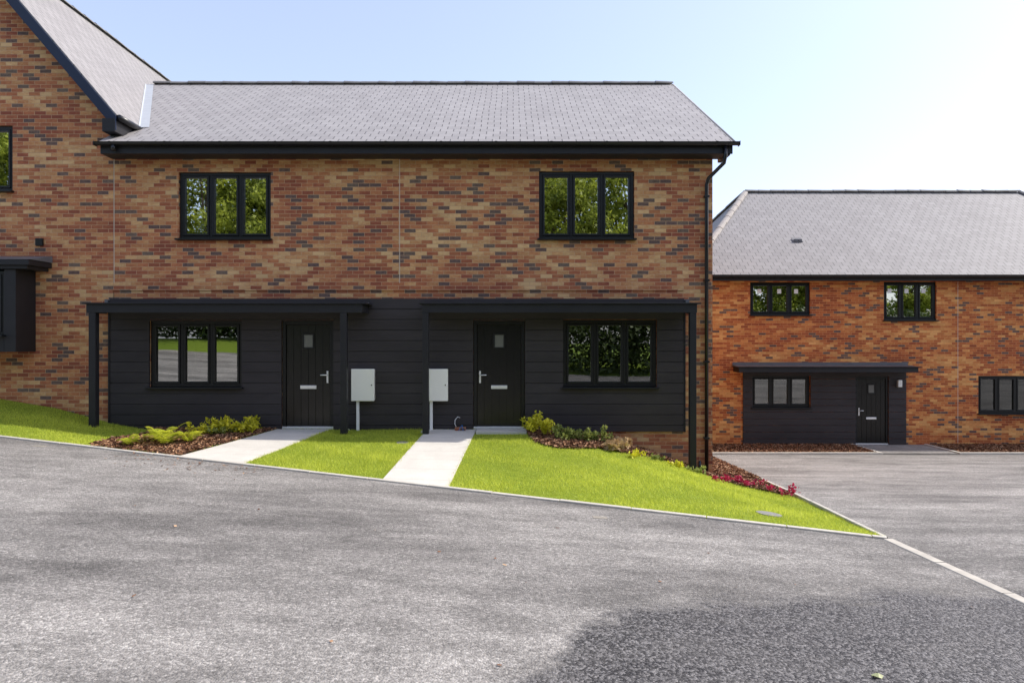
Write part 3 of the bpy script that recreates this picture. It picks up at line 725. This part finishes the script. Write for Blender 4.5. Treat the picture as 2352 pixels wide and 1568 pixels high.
chips('far_chips_left',[(5.6,19.85),(10.6,19.85),(10.65,Y2-.05),(5.6,Y2-.05)],1400,ground2,zb+.035); chips('far_chips_right',[(13.1,19.85),(20,19.85),(20,Y2-.05),(13.1,Y2-.05)],1400,ground2,zb+.035)
boxes('front_path',[(10.72,12.95,19.75,Y2-.01,zb-.2,zb+.02)],ASPH,None)
boxes('far_kerb',[(5.5,10.62,19.73,19.84,zb-.2,zb+.05),(10.63,10.73,19.73,Y2-.03,zb-.2,zb+.05),(12.95,13.04,19.73,Y2-.03,zb-.2,zb+.05),(13.045,22,19.73,19.84,zb-.2,zb+.05)],KERB,kb,.006)
# ---------------------------------------------------------------- planting
def fern(name,x,y,size,mat=FERN,nf=11):
    z=h(x,y)+.02; P=[];D=[];W=[];Lh=[];R=[]
    for i in range(nf):
        a=2*math.pi*i/nf+random.uniform(-.3,.3); ln=size*random.uniform(.7,1.1); rr=random.random()
        up=random.uniform(.9,1.5)
        for k in range(16):
            t=k/15; r=ln*t*.75; zz=z+ln*(up*t-.75*t*t)
            px_,py_=x+math.cos(a)*r,y+math.sin(a)*r
            for s in (-1,1):
                d=Vector((math.cos(a+s*1.15),math.sin(a+s*1.15),.15)).normalized()
                w=Vector((math.cos(a),math.sin(a),.25))*.008
                P.append((px_,py_,zz));D.append(d);W.append(w);Lh.append(ln*.30*math.sin(math.pi*min(1,.15+t*.83))+.01);R.append(rr*.6+.4*random.random())
    return scatter_tris(name,mat,np.array(P),np.array(D),np.array(W),np.array(Lh),None,np.array(R),None,True)
def shrub(name,x,y,w,hh,nl,mat,leaf=.035):
    z=h(x,y)+.01; n=nl
    st=max(4,nl//35); base=np.random.normal(size=(st,3))*[w*.42,w*.36,0]
    idx=np.random.randint(0,st,n); t=np.random.uniform(.15,1,n)**.7
    hs=np.random.uniform(.5,1,st)*hh
    P=np.stack([x+base[idx,0]*(.5+.6*t)+np.random.normal(size=n)*.03,y+base[idx,1]*(.5+.6*t)+np.random.normal(size=n)*.03,z+hs[idx]*t],1)
    D=rand_unit(n,.7); W=np.cross(D,rand_unit(n)); W/=np.linalg.norm(W,axis=1)[:,None]; s=np.random.uniform(.6,1.2,n)
    return scatter_tris(name,mat,P,D,W*(leaf*.3*s)[:,None],leaf*s,None,np.clip(np.random.rand(n)*.6+t*.4,0,1),None,True)
def gpos(px_,py_):
    for k in range(400):
        Y=6+k*.03; x=X(px_,Y)
        if Z(py_,Y)<=h(x,Y): return x,Y
    return X(px_,13),13
cntd={}
def nm(b):
    k=cntd.get(b,0); cntd[b]=k+1; return b if k==0 else '%s.%03d'%(b,k)
for (a,b,s) in ((385,1024,.52),(435,1020,.34),(298,1028,.28),(372,1017,.38)):
    x,y=gpos(a,b); fern(nm('fern'),x,y,s)
for (a,b,w,hh,n,m) in ((468,1003,.32,.27,300,SHRUB),(497,1000,.3,.35,320,SHRUB),(530,997,.3,.30,280,SHRUB),(560,998,.3,.30,280,SHRUB),(580,992,.25,.27,200,SHRUB),(515,1000,.5,.16,200,SHRUBG),
    (1228,998,.32,.44,440,SHRUB),(1250,1005,.3,.34,300,SHRUB),(1285,1012,.3,.28,260,SHRUBG),(1310,1014,.28,.24,200,SHRUBG),(1340,1016,.3,.28,260,SHRUBG),(1372,1018,.28,.24,200,SHRUBG),
    (1460,1052,.2,.14,90,SHRUB),(1512,1062,.15,.12,60,SHRUBG),(1556,1078,.15,.14,70,SHRUB),(1605,1090,.18,.16,80,SHRUBG)):
    x,y=gpos(a,b); shrub(nm('shrub'),x,min(y,13.2),w,hh,n,m,.05)
for k in range(3):
    x,y=gpos(1405+k*14,1036-k*4); shrub(nm('dry_clippings'),x,y,.25,.13,110,DRY,.09)
for (a,b,w,hh,n) in ((1655,1110,.22,.14,90),(1680,1112,.3,.15,110),(1705,1117,.3,.15,100),(1735,1122,.3,.13,80),(1765,1130,.25,.12,60),(1815,1143,.22,.24,110)):
    x,y=gpos(a,b); shrub(nm('red_shrub'),x,y,w,hh,n,REDL,.04)
n=150; x=np.random.uniform(-6,-3.6,n); y=9.03-.28*x-np.abs(np.random.normal(size=n))*.45-.05
x=np.append(x,np.random.uniform(-6,4,26)); y=np.append(y,np.random.uniform(3.5,7.6,26)); n=len(x)
P=np.stack([x,y,hv(x,y)+.008],1); D=rand_unit(n); D[:,2]=np.abs(D[:,2])*.25; W=np.cross(D,np.array([0,0,1.0])); W/=np.linalg.norm(W,axis=1)[:,None]
scatter_tris('fallen_leaves',CHIP,P,D,W*np.random.uniform(.004,.014,n)[:,None],np.random.uniform(.01,.05,n),None,np.random.rand(n),None,True)
x,y=X(1975,4.32),4.12
lf=[];
for k in range(9):
    t=2*math.pi*k/9; r=.026*(1+.35*math.cos(t*3+.5)); lf.append((x+r*math.cos(t)*1.2,y+r*math.sin(t),h(x,y)+.012+.01*math.sin(t*2)))
mesh('fallen_leaf',lf,[tuple(range(9))],simple('pale_leaf',(.38,.40,.20),.6,.2,30))
# ---------------------------------------------------------------- trees behind the viewpoint
def tree_mesh(seed,ht=12,nl=24000,leaf=.27):
    rs=np.random.RandomState(seed); random.seed(seed)
    cl=[]
    for k in range(90):
        v=rs.normal(size=3); v/=np.linalg.norm(v); r=rs.uniform(.25,1)**.6
        cl.append((v[0]*3.7*r,v[1]*3.4*r,ht*.55+v[2]*ht*.43*r))
    cl=np.array(cl); rad=rs.uniform(.6,1.2,len(cl))
    idx=rs.randint(0,len(cl),nl); v=rs.normal(size=(nl,3)); v/=np.linalg.norm(v,axis=1)[:,None]; r=rs.uniform(0,1,nl)**.45
    P=cl[idx]+v*(rad[idx]*r)[:,None]*[1.15,1.15,.8]
    D=rs.normal(size=(nl,3)); D[:,2]-=.3; D/=np.linalg.norm(D,axis=1)[:,None]; W=np.cross(D,rs.normal(size=(nl,3))); W/=np.linalg.norm(W,axis=1)[:,None]
    s=rs.uniform(.6,1.2,nl)*leaf
    o=scatter_tris('crown',TREEL,P,D,W*(s*.3)[:,None],s,None,rs.rand(nl)*.5+.5*(idx%7)/7)
    t=tube('trunk',[(0,0,-1),(0.05,0,ht*.2),(-.1,.1,ht*.45),(.1,0,ht*.7),(0,0,ht*.92)],.2,BARK,None,10,[.34,.26,.19,.11,.03])
    parts=[o.data,t.data]; br=[]
    for k in range(12):
        q=cl[k*5]; z0=ht*(.2+.04*k)
        if z0>q[2]: z0=q[2]-.6
        b=tube('limb',[(0,0,z0),(q[0]*.45,q[1]*.45,(z0+q[2])*.52),tuple(q)],.1,BARK,None,6,[.11,.07,.02]); br.append(b.data); 
        bpy.data.objects.remove(b)
    bpy.data.objects.remove(o); bpy.data.objects.remove(t)
    return parts+br
tms=[tree_mesh(11),tree_mesh(23,13),tree_mesh(5,11)]
for i,(x,y,s) in enumerate(((-30,-15,1.1),(-23.5,-13,1.05),(-18.2,-14,1.1),(-13.5,-14,1.0),(-8,-17,.9),(-2,-15,1.0),(2.6,-13,1.0),(7.2,-13.8,1.1),(13,-15,1.0),(18,-15,.95),(23,-15,1.0),(28,-16,1.0),(35,-17,.9),(44,-17,1.0))):
    e=empty('broadleaf_tree' if i==0 else 'broadleaf_tree.%03d'%i)
    for j,me in enumerate(tms[i%3]):
        o=bpy.data.objects.new(('crown','trunk')[j] if j<2 else 'limb_%d'%(j-1),me); COL.objects.link(o); o.parent=e
    e.location=(x,y,h(x,y)); e.rotation_euler=(0,0,i*1.3); e.scale=(s,s,s)
# hedge below trees
nl=70000; rs=np.random.RandomState(9)
x=rs.uniform(-38,50,nl); yc=np.interp(x,[-40,-6,1,50],[-13.2,-12.6,-9.0,-9.0]); hk=np.interp(x,[-6,1],[2.3,3.6])
y=yc+rs.normal(size=nl)*.6; z=rs.uniform(0,1,nl)**.8*(hk+.4*np.sin(x*.9)+.3*np.sin(x*2.3))
P=np.stack([x,y,hv(x,y)+z],1); D=rand_unit(nl); W=np.cross(D,rand_unit(nl)); W/=np.linalg.norm(W,axis=1)[:,None]; s=np.random.uniform(.16,.34,nl)
scatter_tris('hedge',HEDGEL,P,D,W*(s*.34)[:,None],s,None,np.random.rand(nl),None)
# ---------------------------------------------------------------- sun / sky / camera
el=math.radians(46); azm=math.radians(9)
sd=Vector((math.cos(azm)*math.cos(el),math.sin(azm)*math.cos(el),math.sin(el)))
sun=bpy.data.lights.new('sun','SUN'); sun.energy=5.0; sun.angle=math.radians(.55); sun.color=(1,.95,.87)
so=bpy.data.objects.new('sun',sun); COL.objects.link(so); so.rotation_euler=(-sd).to_track_quat('-Z','Y').to_euler(); so.location=(20,5,25)
w=bpy.data.worlds.new('World'); scene.world=w; w.use_nodes=True; nt=w.node_tree
bg=nt.nodes['Background']; sky=nt.nodes.new('ShaderNodeTexSky'); sky.sky_type='NISHITA'; sky.sun_disc=False
sky.sun_elevation=el; sky.sun_rotation=math.atan2(sd.x,sd.y); sky.air_density=1.0; sky.dust_density=2.0; sky.ozone_density=1.0
# hazy, milky summer sky: the clear-sky model plus a white haze veil
v1=nt.nodes.new('ShaderNodeVectorMath'); v1.operation='MULTIPLY'; v1.inputs[1].default_value=(1.32,1.30,1.40)
v2=nt.nodes.new('ShaderNodeVectorMath'); v2.operation='ADD'; v2.inputs[1].default_value=(1.95,2.0,2.3)
nt.links.new(sky.outputs[0],v1.inputs[0]); nt.links.new(v1.outputs[0],v2.inputs[0]); nt.links.new(v2.outputs[0],bg.inputs[0]); bg.inputs[1].default_value=.15
cam=bpy.data.cameras.new('camera'); cam.sensor_width=36; cam.lens=24.0; cam.clip_end=2000; cam.clip_start=.05
co=bpy.data.objects.new('camera',cam); COL.objects.link(co); co.location=(0,0,0); co.rotation_euler=(math.radians(90),0,0)
scene.camera=co
scene.view_settings.view_transform='Standard'; scene.view_settings.look='None'; scene.view_settings.exposure=0
